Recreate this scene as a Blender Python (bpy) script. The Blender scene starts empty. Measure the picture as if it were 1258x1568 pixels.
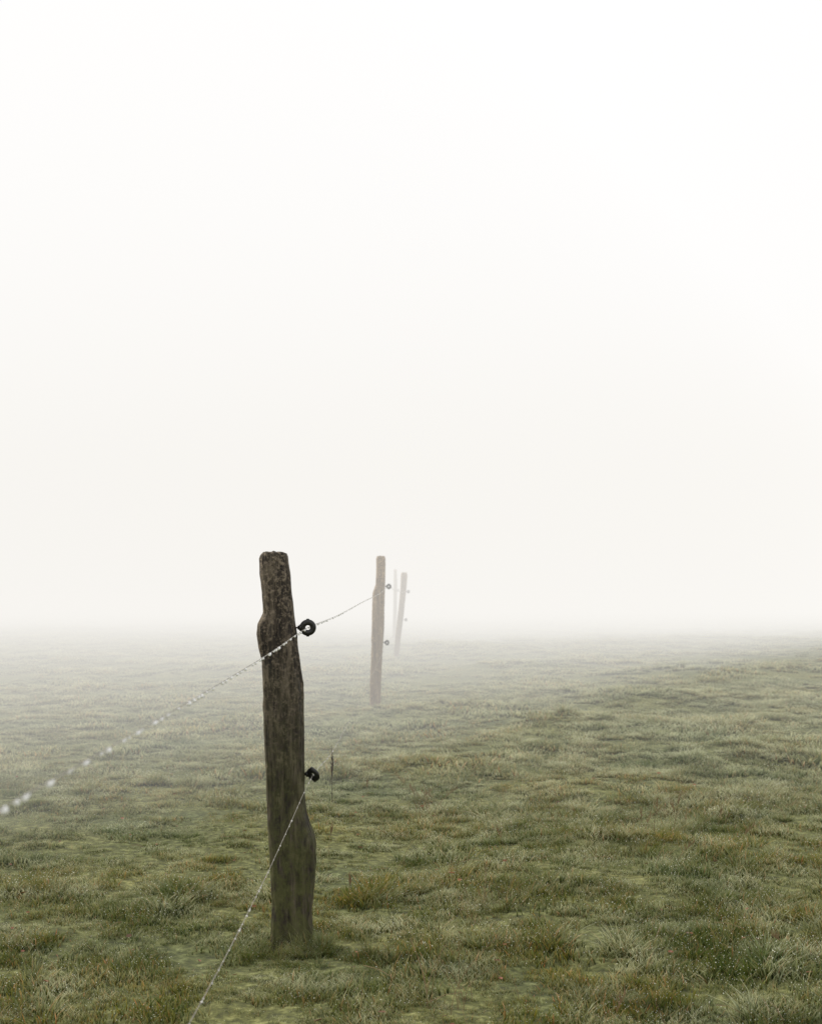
import bpy, math, random
import numpy as np
from mathutils import Vector, Matrix, noise
random.seed(7); rng=np.random.default_rng(7)
scene=bpy.context.scene
EYE=1.168

# ------------------------------------------------------------ helpers
def new_mat(name):
    m=bpy.data.materials.new(name); m.use_nodes=True
    nt=m.node_tree
    for n in list(nt.nodes): nt.nodes.remove(n)
    out=nt.nodes.new('ShaderNodeOutputMaterial')
    return m,nt,out
def N(nt,t,**kw):
    n=nt.nodes.new(t)
    for k,v in kw.items(): setattr(n,k,v)
    return n
def L(nt,a,b): nt.links.new(a,b)
def ramp(nt,fac,stops):
    r=N(nt,'ShaderNodeValToRGB')
    el=r.color_ramp.elements
    while len(el)>1: el.remove(el[-1])
    el[0].position=stops[0][0]; el[0].color=(*stops[0][1],1)
    for p,c in stops[1:]:
        e=el.new(p); e.color=(*c,1)
    L(nt,fac,r.inputs[0]); return r.outputs[0]
def mixc(nt,fac,a,b,mode='MIX'):
    m=N(nt,'ShaderNodeMix',data_type='RGBA',blend_type=mode)
    for s,v in ((m.inputs[0],fac),(m.inputs[6],a),(m.inputs[7],b)):
        if hasattr(v,'links'): L(nt,v,s)
        elif isinstance(v,(int,float)): s.default_value=v
        else: s.default_value=(*v,1)
    return m.outputs[2]
def noise_tex(nt,vec,scale,detail=3,rough=.55):
    n=N(nt,'ShaderNodeTexNoise'); n.inputs['Scale'].default_value=scale
    n.inputs['Detail'].default_value=detail; n.inputs['Roughness'].default_value=rough
    if vec is not None: L(nt,vec,n.inputs['Vector'])
    return n.outputs[0]
def mesh_obj(name,verts,faces,mat=None,smooth=True,link=True):
    me=bpy.data.meshes.new(name); me.from_pydata([tuple(v) for v in verts],[],faces)
    me.update()
    if smooth: me.polygons.foreach_set('use_smooth',[True]*len(me.polygons))
    ob=bpy.data.objects.new(name,me)
    if mat: me.materials.append(mat)
    if link: scene.collection.objects.link(ob)
    return ob
def empty(name,loc=(0,0,0)):
    e=bpy.data.objects.new(name,None); e.location=loc; e.empty_display_size=.1
    scene.collection.objects.link(e); return e
def fbm(x,y,z=0,o=3):
    s=0;a=1;f=1
    for i in range(o):
        s+=a*noise.noise(Vector((x*f,y*f,z*f+i*7.3))); a*=.5; f*=2.1
    return s

# ------------------------------------------------------------ terrain
HUMPS=[(1.6,19,.9,.10),(.5,12.5,.7,.09),(3.6,17,1.2,.10),(5.2,17.5,1.0,.10),(2.2,9,.8,.08),(1.0,5.7,.4,.07),(.9,26,2,.07),(4,27,2.5,.07),(-2.2,18,1.5,.06),(7,30,3,.07),
       (1.4,11.2,.8,.07),(2.6,13.5,.9,.09),(.2,8.6,.5,.05),(1.3,7.6,.5,.06),(.55,5.1,.35,.045)]
def height(x,y):
    d=math.hypot(x,y)
    rt=min(1,max(.35,.5+x*.5))
    h=.035*fbm(x*.55,y*.45,3.1,2)+.034*rt*fbm(x*2.1,y*1.7,9.4,2)+.014*noise.noise(Vector((x*7,y*6,2.2)))
    h+=.03*fbm(x*.09,y*.09,1.7,2)*min(1,max(0,(d-9)/25))
    for hx,hy,r,a in HUMPS:
        q=((x-hx)**2+(y-hy)**2*1.6)/(r*r)
        if q<9: h+=a*math.exp(-q)
    return h
def spaced(lo,hi,n,p=3):
    t=np.linspace(-1,1,n); s=np.sign(t)*np.abs(t)**p
    return np.where(s<0,-s*lo,s*hi)
xs=spaced(-420,420,241,3.2)
ys=4+spaced(-60,620,281,2.8)
V=[];F=[]
for j,y in enumerate(ys):
    for i,x in enumerate(xs):
        V.append((x,y,height(x,y)))
nx=len(xs)
for j in range(len(ys)-1):
    for i in range(nx-1):
        a=j*nx+i; F.append((a,a+1,a+nx+1,a+nx))

gm,nt,out=new_mat('meadow_soil')
geo=N(nt,'ShaderNodeNewGeometry')
n1=noise_tex(nt,geo.outputs['Position'],1.1,4)
n2=noise_tex(nt,geo.outputs['Position'],28,5,.7)
c1=ramp(nt,n2,[(.3,(.028,.032,.010)),(.5,(.11,.125,.04)),(.66,(.26,.28,.12)),(.8,(.46,.48,.28))])
c2=ramp(nt,n1,[(.35,(.8,.85,.75)),(.65,(1.3,1.2,1.0))])
col=mixc(nt,1.0,c1,c2,'MULTIPLY')
b=N(nt,'ShaderNodeBsdfPrincipled'); L(nt,col,b.inputs['Base Color']); b.inputs['Roughness'].default_value=.9
bp=N(nt,'ShaderNodeBump'); bp.inputs['Strength'].default_value=.8; bp.inputs['Distance'].default_value=.03
L(nt,n2,bp.inputs['Height']); L(nt,bp.outputs[0],b.inputs['Normal']); L(nt,b.outputs[0],out.inputs[0])
ground=mesh_obj('ground',V,F,gm)

# ------------------------------------------------------------ grass material
def grass_material():
    m,nt,out=new_mat('dewy_grass')
    at=N(nt,'ShaderNodeAttribute'); at.attribute_name='blade'     # r = height along blade, g = random, b = dew drop
    sep=N(nt,'ShaderNodeSeparateColor'); L(nt,at.outputs['Color'],sep.inputs[0])
    geo=N(nt,'ShaderNodeNewGeometry')
    big=noise_tex(nt,geo.outputs['Position'],.75,3)
    med=noise_tex(nt,geo.outputs['Position'],3.6,6,.75)
    brn=noise_tex(nt,geo.outputs['Position'],2.6,5,.75)
    green=ramp(nt,sep.outputs[1],[(0,(.050,.088,.010)),(.45,(.115,.145,.020)),(.8,(.21,.205,.032)),(.93,(.36,.24,.08)),(1,(.42,.18,.07))])
    tint=ramp(nt,big,[(.35,(.55,.82,.72)),(.5,(1,1,.92)),(.62,(1.5,1.28,.88))])
    green=mixc(nt,1,green,tint,'MULTIPLY')
    green=mixc(nt,ramp(nt,brn,[(.57,(0,0,0)),(.70,(.5,.5,.5))]),green,(.22,.14,.055))
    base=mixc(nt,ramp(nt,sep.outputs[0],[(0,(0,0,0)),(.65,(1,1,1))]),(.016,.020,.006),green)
    # distance term paints brighter light on the mid-field into the dew colour
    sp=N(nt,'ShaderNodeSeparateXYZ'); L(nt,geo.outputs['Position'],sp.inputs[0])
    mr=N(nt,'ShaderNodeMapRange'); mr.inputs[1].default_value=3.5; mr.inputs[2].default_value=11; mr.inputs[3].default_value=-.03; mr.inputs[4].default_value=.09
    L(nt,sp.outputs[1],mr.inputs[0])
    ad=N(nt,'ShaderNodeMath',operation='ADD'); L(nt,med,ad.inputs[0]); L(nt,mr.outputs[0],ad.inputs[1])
    dew_light=ramp(nt,ad.outputs[0],[(.40,(.03,.03,.03)),(.51,(.35,.35,.35)),(.64,(1,1,1))])
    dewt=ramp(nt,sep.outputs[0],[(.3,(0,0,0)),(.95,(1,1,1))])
    dew=mixc(nt,1,dew_light,dewt,'MULTIPLY')
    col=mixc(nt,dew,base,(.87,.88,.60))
    col=mixc(nt,sep.outputs[2],col,(.93,.94,.84))
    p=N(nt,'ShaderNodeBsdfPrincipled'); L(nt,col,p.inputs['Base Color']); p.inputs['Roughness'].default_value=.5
    p.inputs['Specular IOR Level'].default_value=.3
    t=N(nt,'ShaderNodeBsdfTranslucent'); L(nt,col,t.inputs[0])
    mx=N(nt,'ShaderNodeMixShader'); mx.inputs[0].default_value=.45
    L(nt,p.outputs[0],mx.inputs[1]); L(nt,t.outputs[0],mx.inputs[2]); L(nt,mx.outputs[0],out.inputs[0])
    return m
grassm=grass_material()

def make_tuft(name,nb,rad,hmin,hmax,wid,seed,lean=.6,clump=1.0,seg=3,drops=0,dr=.0012):
    r=random.Random(seed); V=[];F=[];C=[]
    for k in range(nb):
        rr=rad*(r.random()**.5)*clump; a=r.uniform(0,6.283)
        x,y=rr*math.cos(a),rr*math.sin(a)
        h=r.uniform(hmin,hmax)*(1-.45*(rr/rad)**2)
        w=wid*r.uniform(.6,1.25); d=r.uniform(0,6.283); 
        ln=r.uniform(.15,1)*lean*h
        if clump<1: d=a+r.uniform(-.6,.6); ln*=1.5
        face=r.uniform(0,6.283); fx,fy=math.cos(face),math.sin(face)
        g=r.random(); s=len(V)
        for i in range(seg):
            t=i/seg; ww=w*.5*(1-.55*t)
            px=x+math.cos(d)*ln*t**1.8; py=y+math.sin(d)*ln*t**1.8; pz=h*(t-.15*t*t)-.006
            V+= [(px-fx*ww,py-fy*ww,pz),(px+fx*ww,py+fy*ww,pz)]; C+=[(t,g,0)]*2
        tip=(x+math.cos(d)*ln,y+math.sin(d)*ln,h*.85-.006)
        V.append(tip); C.append((1,g,0))
        for i in range(seg-1):
            b_=s+2*i; F.append((b_,b_+1,b_+3,b_+2))
        b_=s+2*(seg-1); F.append((b_,b_+1,b_+2))
        if r.random()<drops:
            q=dr*r.uniform(.5,1.3); o=len(V)
            for dx,dy,dz in ((q,0,0),(-q,0,0),(0,q,0),(0,-q,0),(0,0,q),(0,0,-q)):
                V.append((tip[0]+dx,tip[1]+dy,tip[2]+dz)); C.append((1,g,1))
            for f in ((0,2,4),(2,1,4),(1,3,4),(3,0,4),(2,0,5),(1,2,5),(3,1,5),(0,3,5)): F.append(tuple(o+i for i in f))
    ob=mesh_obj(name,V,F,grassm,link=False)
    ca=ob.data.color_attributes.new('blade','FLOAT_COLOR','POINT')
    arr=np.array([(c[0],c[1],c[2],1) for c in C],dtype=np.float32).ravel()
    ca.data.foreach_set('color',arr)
    return ob
tc=bpy.data.collections.new('grass_tufts')
tufts=[]
for i in range(7): tufts.append(make_tuft('grass_tuft_a%d'%i,80,.075,.022,.058,.0032,100+i,.9,drops=(0,.06,.1,.16,.26,.4,.0)[i]))       # 0-6 lawn
for i in range(3): tufts.append(make_tuft('grass_tuft_b%d'%i,75,.07,.04,.095,.0030,200+i,.9,.7,4,drops=.15))     # 7-9 clump
for i in range(4): tufts.append(make_tuft('grass_tuft_c%d'%i,110,.17,.03,.080,.0075,300+i,.9))       # 10-13 far
for i in range(2): tufts.append(make_tuft('grass_tuft_d%d'%i,50,.06,.09,.21,.0024,400+i,.8,.5,5))    # 14-15 tall
for t in tufts: tc.objects.link(t)

P=[];S=[];I=[];R=[]
def add(x,y,s,idx,tilt=.15):
    P.append((x,y,height(x,y))); S.append(s); I.append(idx)
    R.append((random.uniform(-tilt,tilt),random.uniform(-tilt,tilt),random.uniform(0,6.283)))
def scatter(y0,y1,dens,sl,mg,fn):
    w=lambda y: sl*y+mg
    area=(w(y0)+w(y1))*(y1-y0); n=int(area*dens); k=0
    while k<n:
        y=random.uniform(y0,y1); x=random.uniform(-1,1)*w(y1)
        if abs(x)>w(y): continue
        k+=1; fn(x,y)
def lawn(x,y):
    n=fbm(x*5.0,y*4.2,5,3); m=fbm(x*1.3,y*1.1,15,2)
    right=min(1,max(0,(x+.1)/1.2))
    s=.80+.85*n+.55*m+.30*right
    s=max(.42,min(1.9,s*random.uniform(.8,1.2)))
    if n+.6*m+.3*right>.55 and random.random()<.4: add(x,y,s*random.uniform(.5,.9),random.randint(7,9))
    else: add(x,y,s,random.randint(0,6))
scatter(.8,5,250,.38,.6,lawn)
scatter(5,9,155,.40,.8,lawn)
scatter(9,16,68,.42,1,lawn)
def far(x,y):
    n=fbm(x*.9,y*.7,5,2)
    add(x,y,max(.4,.95+.9*n)*random.uniform(.7,1.3),random.randint(10,13))
scatter(8,18,9,.42,1,far)
scatter(18,36,11,.42,2,far)
scatter(36,80,4.5,.42,2,far)
# taller tussocks
for (x,y,r,n,s0) in [(1.05,6.0,.20,20,.75),(1.35,6.25,.2,10,.65),(.28,4.65,.12,7,.55),(.62,12.6,.35,22,.8),(.35,12.9,.3,10,.6),(3.4,17.5,.5,18,.85),(5.1,17.8,.5,18,.85),
                     (1.55,19.5,.6,18,.85),(1.0,8.4,.3,10,.55),(1.5,8.0,.3,12,.55),(.9,24,.8,18,.9),(3.9,26,1,20,.9),(2.3,10.8,.4,14,.65),(1.75,5.2,.25,10,.5),
                     (-.27,4.16,.07,12,.55),(-.40,4.08,.06,14,.50),(-.48,4.13,.05,10,.45),(-.33,4.09,.05,10,.55),(-.38,3.98,.10,10,.4),(-.52,4.05,.08,6,.4),(-.5,13,.14,5,.6),(-.27,13,.14,9,.7),(-.2,22,.25,10,.8),(.1,5.2,.2,3,.45)]:
    for k in range(n):
        a=random.uniform(0,6.28); q=r*random.random()**.7
        add(x+q*math.cos(a),y+q*math.sin(a),s0*random.uniform(.6,1.15),random.choice([14,15,7,8,9]),.25)
for k in range(50):
    y=random.uniform(3,12); x=random.uniform(-.2,1)*(.36*y)
    n=random.randint(2,5)
    for q in range(n): add(x+random.gauss(0,.05),y+random.gauss(0,.05),random.uniform(.3,.55),random.choice([14,7,8,9]),.3)

me=bpy.data.meshes.new('grass'); me.from_pydata(P,[],[])
a=me.attributes.new('t_scale','FLOAT','POINT'); a.data.foreach_set('value',np.array(S,dtype=np.float32))
a=me.attributes.new('t_idx','INT','POINT'); a.data.foreach_set('value',np.array(I,dtype=np.int32))
a=me.attributes.new('t_rot','FLOAT_VECTOR','POINT'); a.data.foreach_set('vector',np.array(R,dtype=np.float32).ravel())
grass=bpy.data.objects.new('grass',me); scene.collection.objects.link(grass)
print('tufts',len(P))
ng=bpy.data.node_groups.new('grass_scatter','GeometryNodeTree')
ng.interface.new_socket('Geometry',in_out='INPUT',socket_type='NodeSocketGeometry')
ng.interface.new_socket('Geometry',in_out='OUTPUT',socket_type='NodeSocketGeometry')
gi=ng.nodes.new('NodeGroupInput'); go=ng.nodes.new('NodeGroupOutput')
ci=ng.nodes.new('GeometryNodeCollectionInfo'); ci.inputs['Collection'].default_value=tc
ci.inputs['Separate Children'].default_value=True; ci.inputs['Reset Children'].default_value=True
ip=ng.nodes.new('GeometryNodeInstanceOnPoints'); ip.inputs['Pick Instance'].default_value=True
def attr(name,t):
    n=ng.nodes.new('GeometryNodeInputNamedAttribute'); n.data_type=t; n.inputs['Name'].default_value=name; return n.outputs[0]
ng.links.new(gi.outputs[0],ip.inputs['Points']); ng.links.new(ci.outputs[0],ip.inputs['Instance'])
ng.links.new(attr('t_idx','INT'),ip.inputs['Instance Index'])
e2r=ng.nodes.new('FunctionNodeEulerToRotation'); ng.links.new(attr('t_rot','FLOAT_VECTOR'),e2r.inputs[0])
ng.links.new(e2r.outputs[0],ip.inputs['Rotation'])
ng.links.new(attr('t_scale','FLOAT'),ip.inputs['Scale'])
ng.links.new(ip.outputs[0],go.inputs[0])
md=grass.modifiers.new('scatter','NODES'); md.node_group=ng

# ------------------------------------------------------------ wood
def wood_material(name,dark,mid,light,moss=.5,zmax=1.3):
    m,nt,out=new_mat(name)
    tc_=N(nt,'ShaderNodeTexCoord'); mp=N(nt,'ShaderNodeMapping'); mp.inputs['Scale'].default_value=(34,34,3.2)
    L(nt,tc_.outputs['Object'],mp.inputs[0])
    g1=noise_tex(nt,mp.outputs[0],1.4,7,.7)
    mp2=N(nt,'ShaderNodeMapping'); mp2.inputs['Scale'].default_value=(110,110,7); L(nt,tc_.outputs['Object'],mp2.inputs[0])
    g2=noise_tex(nt,mp2.outputs[0],1.5,4,.6)
    mp3=N(nt,'ShaderNodeMapping'); mp3.inputs['Scale'].default_value=(1,1,.6); L(nt,tc_.outputs['Object'],mp3.inputs[0])
    blot=noise_tex(nt,mp3.outputs[0],18,7,.8)
    speck=noise_tex(nt,tc_.outputs['Object'],75,4,.7)
    c=ramp(nt,g1,[(.36,dark),(.5,mid),(.64,light)])
    c=mixc(nt,ramp(nt,g2,[(.35,(.8,.8,.8)),(.50,(0,0,0))]),c,tuple(v*.3 for v in dark))
    c=mixc(nt,ramp(nt,blot,[(.54,(0,0,0)),(.61,(.75,.75,.75))]),c,tuple(v*1.3 for v in light))
    sepx=N(nt,'ShaderNodeSeparateXYZ'); L(nt,tc_.outputs['Object'],sepx.inputs[0])
    zr=N(nt,'ShaderNodeMapRange'); zr.inputs[1].default_value=1.0; zr.inputs[2].default_value=.2; L(nt,sepx.outputs[2],zr.inputs[0])
    mo=N(nt,'ShaderNodeMath',operation='MULTIPLY'); L(nt,zr.outputs[0],mo.inputs[0])
    bl=ramp(nt,blot,[(.40,(0,0,0)),(.54,(moss,)*3)]); L(nt,bl,mo.inputs[1])
    c=mixc(nt,mo.outputs[0],c,(.078,.084,.022))
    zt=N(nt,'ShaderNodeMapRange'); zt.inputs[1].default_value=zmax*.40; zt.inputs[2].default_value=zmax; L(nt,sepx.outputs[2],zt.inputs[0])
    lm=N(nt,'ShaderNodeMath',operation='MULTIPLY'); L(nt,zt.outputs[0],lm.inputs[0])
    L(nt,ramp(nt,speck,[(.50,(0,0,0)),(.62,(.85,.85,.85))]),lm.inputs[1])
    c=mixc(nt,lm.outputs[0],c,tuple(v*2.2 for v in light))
    p=N(nt,'ShaderNodeBsdfPrincipled'); L(nt,c,p.inputs['Base Color']); p.inputs['Roughness'].default_value=.7
    p.inputs['Specular IOR Level'].default_value=.35
    bp=N(nt,'ShaderNodeBump'); bp.inputs['Strength'].default_value=.9; bp.inputs['Distance'].default_value=.010
    L(nt,g1,bp.inputs['Height'])
    bp2=N(nt,'ShaderNodeBump'); bp2.inputs['Strength'].default_value=.8; bp2.inputs['Distance'].default_value=.003
    L(nt,speck,bp2.inputs['Height']); L(nt,bp.outputs[0],bp2.inputs['Normal'])
    L(nt,bp2.outputs[0],p.inputs['Normal']); L(nt,p.outputs[0],out.inputs[0])
    return m
wood_dark=wood_material('weathered_oak',(.014,.011,.008),(.046,.035,.024),(.13,.105,.075),.8,1.3)
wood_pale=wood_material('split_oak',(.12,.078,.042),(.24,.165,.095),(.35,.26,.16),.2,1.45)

def interp(tab,z):
    zs=[t[0] for t in tab]
    return [float(np.interp(z,zs,[t[k] for t in tab])) for k in (1,2)]
def build_post(parent,prof,depth,mat,seed,nr=96,nz=300,rough=.85,sq=.55):
    """prof: list of (z, x_left, x_right) in metres, local to foot"""
    zt=prof[-1][0]; zb=-.15
    V=[];F=[]
    for j in range(nz+1):
        z=zb+(zt-zb)*j/nz
        xl,xr=interp(prof,z); cx=(xl+xr)/2; hw=(xr-xl)/2
        dd=depth*.5*(.85+.3*(hw/.06)*.5)
        for i in range(nr):
            a=2*math.pi*i/nr; c,s=math.cos(a),math.sin(a)
            r=1/((abs(c)**(2/sq*1.2)+abs(s)**(2/sq*1.2))**(sq/2/1.2))
            r=.25+.75*r if r>1 else r
            fl=noise.noise(Vector((c*2.6+seed,s*2.6,z*1.3)))*.12
            wob=.25*noise.noise(Vector((z*4,seed,0)))
            cr=noise.noise(Vector((c*6+seed*2+wob,s*6,z*2.2)))
            cr2=noise.noise(Vector((c*15+seed*3,s*15+wob,z*3.6)))
            msk=max(0,min(1,.5+1.6*noise.noise(Vector((c*1.5,s*1.5+seed,z*3)))))
            crack=-max(0,.13-abs(cr))*1.9*msk-max(0,.10-abs(cr2))*1.0
            sm=noise.noise(Vector((c*9,s*9+seed,z*26)))*.035
            fi=noise.noise(Vector((c*24,s*24+seed,z*9)))*.03
            k=r*(1+rough*(fl*.5+crack*.55+sm+fi))
            V.append((cx+hw*c*k,dd*s*k,z))
    for j in range(nz):
        for i in range(nr):
            a=j*nr+i; b_=j*nr+(i+1)%nr
            F.append((a,b_,b_+nr,a+nr))
    prev=nz*nr; xl,xr=interp(prof,zt); cx=(xl+xr)/2
    for q,f in enumerate((.93,.8,.6,.4,.2)):
        st=len(V)
        for i in range(nr):
            v=V[nz*nr+i]; x=cx+(v[0]-cx)*f; y=v[1]*f
            z=zt+.003*(1-f)+.008*noise.noise(Vector((x*60,y*60,seed)))+(.002 if q else .001)
            V.append((x,y,z))
        for i in range(nr):
            j2=(i+1)%nr; F.append((prev+i,prev+j2,st+j2,st+i))
        prev=st
    V.append((cx,0,zt+.004)); c_=len(V)-1
    for i in range(nr): F.append((prev+i,prev+(i+1)%nr,c_))
    ob=mesh_obj('wooden_stake',V,F,mat); ob.parent=parent
    return ob

# ------------------------------------------------------------ ring insulators
plm,nt,out=new_mat('black_plastic')
p=N(nt,'ShaderNodeBsdfPrincipled'); p.inputs['Roughness'].default_value=.42
g=N(nt,'ShaderNodeNewGeometry'); nn=noise_tex(nt,g.outputs['Position'],160,3)
L(nt,ramp(nt,nn,[(.4,(.008,.008,.008)),(.7,(.022,.022,.021))]),p.inputs['Base Color']); L(nt,p.outputs[0],out.inputs[0])
stm,nt,out=new_mat('rusty_steel')
p=N(nt,'ShaderNodeBsdfPrincipled'); p.inputs['Roughness'].default_value=.6; p.inputs['Metallic'].default_value=.5
p.inputs['Base Color'].default_value=(.06,.04,.03,1); L(nt,p.outputs[0],out.inputs[0])

def lathe(prof,seg,axis_mat):
    V=[];F=[]
    for (t,r) in prof:
        for i in range(seg):
            a=2*math.pi*i/seg; V.append(axis_mat@Vector((t,r*math.cos(a),r*math.sin(a))))
    for j in range(len(prof)-1):
        for i in range(seg):
            a=j*seg+i;b_=j*seg+(i+1)%seg; F.append((a,b_,b_+seg,a+seg))
    F.append(tuple(range(seg))[::-1]); F.append(tuple((len(prof)-1)*seg+i for i in range(seg)))
    return V,F
def insulator(name,parent,ring,stem_x,R=.0175,r=.0098,yaw=0,roll=0,scale=1):
    V=[];F=[]; M=Matrix.Rotation(yaw,4,'Z')@Matrix.Rotation(roll,4,'X')
    nu,nv=40,14
    for i in range(nu):
        a=2*math.pi*i/nu
        for j in range(nv):
            b_=2*math.pi*j/nv
            rr=R+r*math.cos(b_)
            V.append(M@Vector((rr*math.cos(a),r*.7*math.sin(b_),rr*math.sin(a))))
    for i in range(nu):
        for j in range(nv):
            F.append((i*nv+j,((i+1)%nu)*nv+j,((i+1)%nu)*nv+(j+1)%nv,i*nv+(j+1)%nv))
    nring=len(F)
    L0=ring[0]-stem_x
    mats=[0]*nring
    def addp(prof,seg,mi):
        v,f=lathe(prof,seg,M); o=len(V)
        V.extend(v); 
        for q in f: F.append(tuple(o+k for k in q)); mats.append(mi)
    e=-(R+r*.6)
    addp([(e+.004,.006),(e,.0085),(e-.003,.0105),(e-.005,.0105),(e-.0055,.007),(e-.010,.0065)],12,0)
    pr=[]; t=e-.009; k=0
    while t>-L0-.03:
        pr.append((t,.0033 if k%2 else .0024)); t-=.0012; k+=1
    addp(pr,8,1)
    for zz in (R+r*.9,-(R+r*.9)):
        o=len(V)
        for (dx,dy,dz) in [(-.006,-.004,-.002),(.006,-.004,-.002),(.006,.004,-.002),(-.006,.004,-.002),(-.004,-.003,.003),(.004,-.003,.003),(.004,.003,.003),(-.004,.003,.003)]:
            V.append(M@Vector((dx,dy,zz+dz*(1 if zz>0 else -1))))
        for q in [(0,1,5,4),(1,2,6,5),(2,3,7,6),(3,0,4,7),(4,5,6,7)]: F.append(tuple(o+k for k in q)); mats.append(0)
    ob=mesh_obj(name,V,F,plm); ob.data.materials.append(stm)
    for pgi,mi in enumerate(mats): ob.data.polygons[pgi].material_index=mi
    ob.location=ring; ob.scale=(scale,)*3; ob.parent=parent
    return ob

# ---- near post (foot at x=-.392,y=4.2)
u=.002143
left=[(1450,415),(1430,415),(1380,417),(1330,414),(1260,410),(1180,407),(1100,404),(1040,403),(1010,401),(990,397),(970,394),(955,396),(938,404),(905,402),(880,399),(856,398),(850,400),(847,403)]
right=[(1450,478),(1430,477),(1390,477),(1360,480),(1330,483),(1300,484),(1285,482),(1265,475),(1245,468),(1220,466),(1120,465),(1065,465),(1045,464),(1025,460),(990,456),(950,451),(910,446),(880,444),(860,441),(852,440),(847,438)]
zsn=sorted(set([(1450-a)*u for a,_ in left+right]))
lz=[(1450-a)*u for a,_ in left]; lx=[(b-446)*u for _,b in left]
rz=[(1450-a)*u for a,_ in right]; rx=[(b-446)*u for _,b in right]
prof=[(z,float(np.interp(z,lz,lx)),float(np.interp(z,rz,rx))) for z in zsn]
p1=empty('fence_post',(-.392,4.2,0))
build_post(p1,prof,.115,wood_dark,3.3)
def loc(parent,x,y,z): return (x-parent.location.x,y-parent.location.y,z-parent.location.z)
insulator('upper_insulator',p1,loc(p1,-.338,4.2,EYE-.120),(452-446)*u-.002,yaw=.15,roll=.1)
insulator('lower_insulator',p1,loc(p1,-.320,4.2,EYE-.602),(466-446)*u-.002,R=.0150,r=.0095,yaw=-.6,roll=.4)

u2=13/1960
def prof_from(rows,cx,base,uu):
    return [((base-py)*uu,(a-cx)*uu,(b-cx)*uu) for py,a,b in rows]
p2=empty('fence_post',((575-629)*u2,13,0)); 
rows=[(1072,566,583),(1040,566.5,583.5),(1010,568,585),(960,569,588),(925,570,588.5),(908,570.5,589),(895,575,589.5),(870,576,590),(856,576,590),(852,577,589)]
zb=EYE+(905-1072)*u2
p2.location.z=zb
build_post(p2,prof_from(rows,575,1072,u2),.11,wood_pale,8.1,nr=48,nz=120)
insulator('upper_insulator',p2,loc(p2,-.225,13,EYE+.046),(588-575)*u2,yaw=.2,scale=1.0)
insulator('lower_insulator',p2,loc(p2,-.243,13,EYE-.524),(587-575)*u2,yaw=-.5,scale=1.0)
u3=22/1960
p3=empty('fence_post',((607-629)*u3,22,EYE+(905-1000)*u3))
rows=[(1000,602.5,611),(975,605,613.5),(940,609,618),(905,612.5,621.5),(882,613.5,623.5),(877,614.5,623)]
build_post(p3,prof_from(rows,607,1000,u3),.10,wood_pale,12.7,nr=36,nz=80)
insulator('upper_insulator',p3,loc(p3,-.045,22,EYE-.011),(620.5-607)*u3,yaw=.2)
insulator('lower_insulator',p3,loc(p3,-.085,22,EYE-.494),(616-607)*u3,yaw=-.5)
u4=30/1960
p4=empty('fence_post',((604-629)*u4,30,EYE+(905-978)*u4))
rows=[(978,600.5,606),(930,602,607.5),(890,602.5,608),(872,603,607)]
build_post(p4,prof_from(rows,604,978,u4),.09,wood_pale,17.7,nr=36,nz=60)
insulator('upper_insulator',p4,loc(p4,-.30,30,EYE+.02),(607-604)*u4,yaw=.2)
# ---- post behind the viewpoint that carries the near span
p0=empty('fence_post',(-.56,-3.6,0))
build_post(p0,[(0,-.06,.06),(.5,-.065,.055),(1.0,-.05,.055),(1.3,-.045,.045)],.11,wood_dark,23.7,nr=48,nz=90)
insulator('upper_insulator',p0,loc(p0,-.455,-3.6,EYE-.16),.05)
insulator('lower_insulator',p0,loc(p0,-.455,-3.6,EYE-.62),.05)

# ------------------------------------------------------------ wires with dew
wm,nt,out=new_mat('poly_wire')
p=N(nt,'ShaderNodeBsdfPrincipled'); p.inputs['Base Color'].default_value=(.26,.24,.20,1); p.inputs['Roughness'].default_value=.45
L(nt,p.outputs[0],out.inputs[0])
dm,nt,out=new_mat('dew_drop')
p=N(nt,'ShaderNodeBsdfPrincipled'); p.inputs['Base Color'].default_value=(.97,.97,.97,1); p.inputs['Roughness'].default_value=.08
p.inputs['IOR'].default_value=1.5
L(nt,p.outputs[0],out.inputs[0])
def catmull(pts,step):
    res=[]; P_=[pts[0]]+pts+[pts[-1]]
    for i in range(1,len(P_)-2):
        a,b_,c,d=[Vector(q) for q in P_[i-1:i+3]]
        n=max(2,int((c-b_).length/step))
        for k in range(n):
            t=k/n
            res.append(.5*((2*b_)+(c-a)*t+(2*a-5*b_+4*c-d)*t*t+(3*b_-a-3*c+d)*t**3))
    res.append(Vector(pts[-1])); return res
import bmesh
bm=bmesh.new(); bmesh.ops.create_icosphere(bm,subdivisions=2,radius=1)
DV=[v.co.copy() for v in bm.verts]; DF=[tuple(v.index for v in f.verts) for f in bm.faces]; bm.free()
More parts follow.
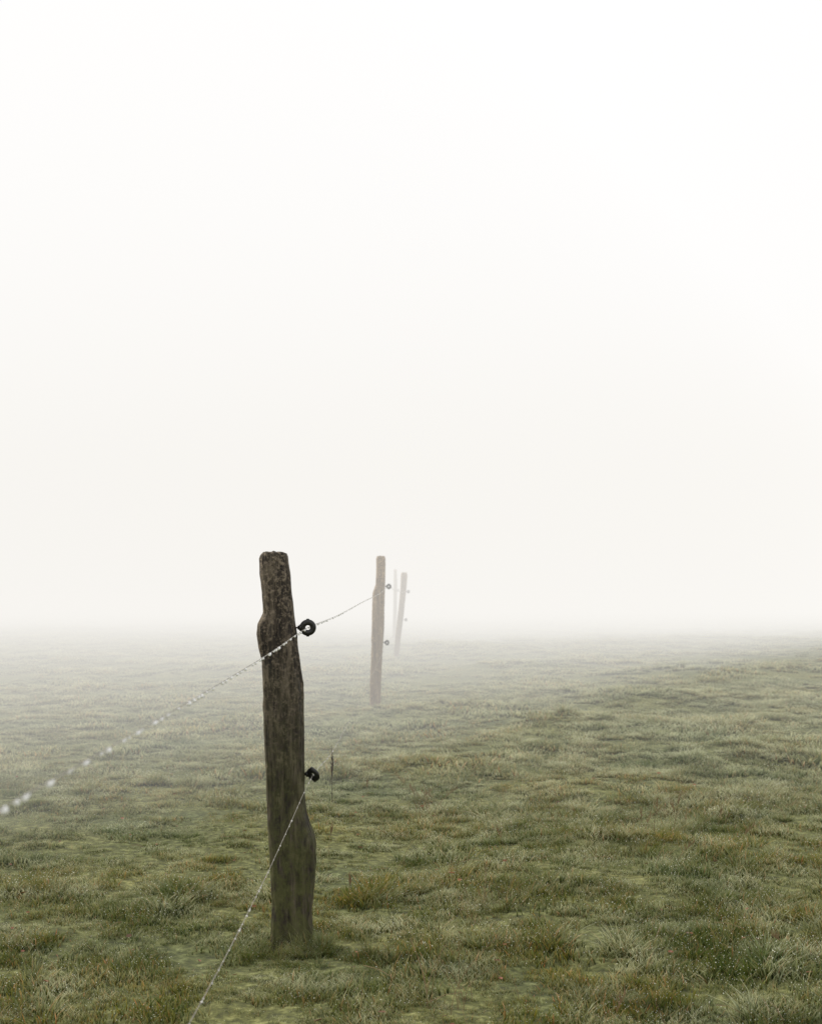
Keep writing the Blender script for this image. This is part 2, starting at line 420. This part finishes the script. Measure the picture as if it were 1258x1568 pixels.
def wire(name,pts,bigr,gap):
    path=catmull(pts,.004); V=[];F=[];mi=[]
    n=len(path)
    tan=(path[-1]-path[0]).normalized(); X=tan.cross(Vector((0,0,1))).normalized(); Z=X.cross(tan)
    for s in range(2):
        o=len(V); ph=s*math.pi
        for k,c in enumerate(path):
            q=ph+k*.004/.013*2*math.pi*.5
            cc=c+(X*math.cos(q)+Z*math.sin(q))*.0005
            for m_ in range(5):
                a=2*math.pi*m_/5; V.append(cc+(X*math.cos(a)+Z*math.sin(a))*.0005)
        for k in range(n-1):
            for m_ in range(5):
                a=o+k*5+m_; b_=o+k*5+(m_+1)%5; F.append((a,b_,b_+5,a+5)); mi.append(0)
    def drop(k,r):
        o=len(V); cc=path[min(k,n-1)]-Z*(r*.8)
        for v in DV:
            st=1.15 if v.z<0 else 1.0
            V.append(cc+Vector((v.x*r,v.y*r,v.z*r*st)))
        for f in DF: F.append(tuple(o+i for i in f)); mi.append(1)
    k=0
    while k<n-1:      # fine beading
        far_=path[k].y>9
        drop(k,random.uniform(.0004,.0010)*(.9 if far_ else 1)); k+=random.randint(2,7) if not far_ else random.randint(4,12)
    k=5
    while k<n-1:      # hanging drops, some in pairs
        far_=path[k].y>6
        r=random.uniform(*bigr)*(.7 if far_ else 1)*random.choice([1,1,.7,.85]); drop(k,r)
        if random.random()<.35: drop(k+3,r*random.uniform(.6,.9))
        g_=random.randint(*gap); k+=g_ if path[k].y<2.6 else int(g_*1.5)
    ob=mesh_obj(name,V,F,wm); ob.data.materials.append(dm)
    ob.data.polygons.foreach_set('material_index',mi)
    return ob
E=EYE
wire('fence_wire',[(-.455,-3.6,E-.16),(-.42,-1.5,E-.195),(-.385,.5,E-.205),(-.375,1.2,E-.199),(-.365,2.1,E-.182),(-.352,3.2,E-.155),(-.338,4.2,E-.120),
      (-.318,5.6,E-.105),(-.29,8,E-.062),(-.255,10.6,E-.018),(-.225,13,E+.046),(-.19,15.5,E+.005),(-.12,19,E-.014),(-.045,22,E-.011),(-.2,26,E-.02),(-.30,30,E+.02)],(.0030,.0042),(7,26))
wire('fence_wire',[(-.455,-3.6,E-.62),(-.42,-1.5,E-.67),(-.39,.5,E-.695),(-.36,2.08,E-.703),(-.352,3.0,E-.694),(-.345,3.6,E-.667),(-.320,4.2,E-.602),
      (-.312,5.2,E-.64),(-.305,7.5,E-.65),(-.285,10,E-.62),(-.262,11.8,E-.573),(-.243,13,E-.524),(-.21,15.5,E-.545),(-.15,19,E-.55),(-.085,22,E-.494)],(.0015,.0025),(6,24))

# ------------------------------------------------------------ leaves & dry stalks
lm,nt,out=new_mat('fallen_leaf')
oi=N(nt,'ShaderNodeNewGeometry')
c=ramp(nt,oi.outputs['Random Per Island'],[(0,(.19,.06,.025)),(.5,(.26,.11,.04)),(1,(.13,.075,.04))])
p=N(nt,'ShaderNodeBsdfPrincipled'); p.inputs['Roughness'].default_value=.6; L(nt,c,p.inputs['Base Color']); L(nt,p.outputs[0],out.inputs[0])
V=[];F=[]
for k in range(170):
    y=random.uniform(2.2,9); x=random.uniform(-1,1)*(.36*y+.4); s=random.uniform(.007,.014)
    a=random.uniform(0,6.28); tl=random.uniform(-.9,.9); M=Matrix.Translation((x,y,height(x,y)+random.uniform(.028,.048)))@Matrix.Rotation(a,4,'Z')@Matrix.Rotation(tl,4,'X')
    o=len(V); cur=random.uniform(.3,.8)
    for j in range(7):
        t=-1+2*j/6; w=.45*math.sqrt(max(0,1-t*t))+.02
        w*=1+.2*math.sin(j*2.3)
        for sx in (-1,0,1): V.append(M@Vector((t*s,sx*w*s,(abs(sx)*cur*w+.25*cur*t*t)*s)))
    for j in range(6):
        for q in range(2):
            b_=o+j*3+q; F.append((b_,b_+1,b_+4,b_+3))
mesh_obj('fallen_leaves',V,F,lm)

sm_,nt,out=new_mat('dry_stalk')
p=N(nt,'ShaderNodeBsdfPrincipled'); p.inputs['Roughness'].default_value=.75; p.inputs['Base Color'].default_value=(.19,.13,.06,1); L(nt,p.outputs[0],out.inputs[0])
V=[];F=[]
def tube(pts,r0,r1,n=5):
    o=len(V)
    for k,c in enumerate(pts):
        r=r0+(r1-r0)*k/(len(pts)-1)
        for i in range(n):
            a=2*math.pi*i/n; V.append(Vector(c)+Vector((r*math.cos(a),r*math.sin(a)*.7,r*math.sin(a)*.7)))
    for k in range(len(pts)-1):
        for i in range(n):
            a=o+k*n+i;b_=o+k*n+(i+1)%n; F.append((a,b_,b_+n,a+n))
def stalk(x,y,h,lean,az,head=True,r=.0013):
    z=height(x,y); pts=[]
    for k in range(9):
        t=k/8; pts.append((x+math.cos(az)*lean*t*t,y+math.sin(az)*lean*t*t,z+h*t))
    tube(pts,r,r*.6)
    if head:
        for k in range(10):
            t=.72+.28*k/10; q=Vector((x+math.cos(az)*lean*t*t,y+math.sin(az)*lean*t*t,z+h*t)); a=random.uniform(0,6.28)
            tube([q,q+Vector((.006*math.cos(a),.006*math.sin(a),.012)),q+Vector((.004*math.cos(a),.004*math.sin(a),.024))],.0018,.0005,4)
for k in range(80):
    y=random.uniform(3,11); x=random.uniform(-.25,1)*(.33*y)
    stalk(x,y,random.uniform(.07,.16),random.uniform(.02,.12),random.uniform(0,6.28),random.random()<.15,.0008)
for (x,y) in [(1.05,6.0),(1.3,6.2),(.28,4.65),(.08,6.8),(.05,3.6),(.12,6.6)]:
    for k in range(10):
        stalk(x+random.gauss(0,.06),y+random.gauss(0,.06),random.uniform(.10,.22),random.uniform(.03,.14),random.uniform(0,6.28),random.random()<.15,.0010)
for k in range(80):
    y=random.uniform(2.4,9); x=random.uniform(-1,1)*(.33*y); a=random.uniform(0,6.28); l=random.uniform(.05,.16); z=height(x,y)+.048
    tube([(x,y,z),(x+math.cos(a)*l*.5,y+math.sin(a)*l*.5,z+.008),(x+math.cos(a)*l,y+math.sin(a)*l,z+.002)],.0011,.0008)
mesh_obj('dry_stalks',V,F,sm_)
# one old dock stem with a narrow dark seed head, standing beside the fence
dkm,nt,out=new_mat('dock_stem')
p=N(nt,'ShaderNodeBsdfPrincipled'); p.inputs['Roughness'].default_value=.8; p.inputs['Base Color'].default_value=(.045,.03,.02,1); L(nt,p.outputs[0],out.inputs[0])
V=[];F=[]
z0=height(-.43,7)
tube([(-.43,7,z0),(-.432,7,z0+.12),(-.428,7,z0+.22),(-.434,7,z0+.33)],.0018,.0012,6)
for k in range(60):
    zz=z0+.15+.13*random.random(); a=random.uniform(0,6.28); rr=.007*math.sin(math.pi*min(1,max(.15,(zz-z0-.14)/.16)))
    tube([(-.431,7,zz),(-.431+rr*math.cos(a),7+rr*math.sin(a),zz+.006),(-.431+rr*.8*math.cos(a),7+rr*.8*math.sin(a),zz+.013)],.0022,.001,5)
mesh_obj('dock_plant',V,F,dkm)

# ------------------------------------------------------------ fog: self-glowing homogeneous volumes, overlapping banks
fog=empty('fog',(0,0,0))
def fog_bank(name,y0,y1,x0,x1,h,dens,col,rot=0):
    m,nt,out=new_mat('mist_'+name)
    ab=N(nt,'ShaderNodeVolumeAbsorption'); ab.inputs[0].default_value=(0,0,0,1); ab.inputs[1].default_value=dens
    em=N(nt,'ShaderNodeEmission'); em.inputs[0].default_value=(*col,1); em.inputs[1].default_value=dens  # added glow standing in for multiply scattered skylight
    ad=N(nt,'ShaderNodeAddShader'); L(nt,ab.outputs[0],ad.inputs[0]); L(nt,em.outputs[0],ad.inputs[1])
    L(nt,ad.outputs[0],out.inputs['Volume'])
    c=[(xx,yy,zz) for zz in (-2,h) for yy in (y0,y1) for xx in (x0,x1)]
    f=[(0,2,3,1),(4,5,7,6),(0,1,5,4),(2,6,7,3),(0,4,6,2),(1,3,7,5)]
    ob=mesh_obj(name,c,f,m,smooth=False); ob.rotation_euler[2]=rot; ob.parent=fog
    return ob
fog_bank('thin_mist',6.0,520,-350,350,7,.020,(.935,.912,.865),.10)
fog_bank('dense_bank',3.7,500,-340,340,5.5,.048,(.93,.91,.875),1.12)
fog_bank('glow_bank',20,495,-330,330,6.2,.030,(1.03,1.02,.995),-.7)  # stronger emission added to imitate the bright glow low on the right

# ------------------------------------------------------------ sky & sun
w=bpy.data.worlds.new('World'); scene.world=w; w.use_nodes=True; nt=w.node_tree
bg=nt.nodes['Background']
sky=nt.nodes.new('ShaderNodeTexSky'); sky.sky_type='NISHITA'; sky.sun_disc=False
SE=math.radians(27); SA=math.radians(-60)   # sun azimuth measured from +Y toward +X
sky.sun_elevation=SE; sky.sun_rotation=SA
hs=nt.nodes.new('ShaderNodeHueSaturation'); hs.inputs['Saturation'].default_value=.15; nt.links.new(sky.outputs[0],hs.inputs['Color'])
mx=nt.nodes.new('ShaderNodeMix'); mx.data_type='RGBA'; mx.inputs[0].default_value=.88
nt.links.new(hs.outputs[0],mx.inputs[6]); mx.inputs[7].default_value=(11.1,11.05,11.1,1)   # overcast / fog veil
nt.links.new(mx.outputs[2],bg.inputs[0]); bg.inputs[1].default_value=.1
sd=bpy.data.lights.new('sun','SUN'); sd.energy=5; sd.angle=math.radians(5); sd.color=(1,.88,.70)
sun=bpy.data.objects.new('sun',sd); scene.collection.objects.link(sun)
dirv=Vector((math.sin(SA)*math.cos(SE),math.cos(SA)*math.cos(SE),math.sin(SE)))
sun.rotation_euler=dirv.to_track_quat('Z','Y').to_euler(); sun.location=dirv*30

# ------------------------------------------------------------ camera
cd=bpy.data.cameras.new('camera'); cam=bpy.data.objects.new('camera',cd); scene.collection.objects.link(cam)
cam.location=(0,0,EYE); cam.rotation_euler=(math.radians(90),0,0)
cd.sensor_fit='VERTICAL'; cd.sensor_height=36; cd.lens=45; cd.shift_y=121/1568
cd.clip_start=.05; cd.clip_end=3000
cd.dof.use_dof=True; cd.dof.focus_distance=4.2; cd.dof.aperture_fstop=6.3
scene.camera=cam
scene.view_settings.view_transform='Standard'; scene.view_settings.look='None'; scene.view_settings.exposure=0
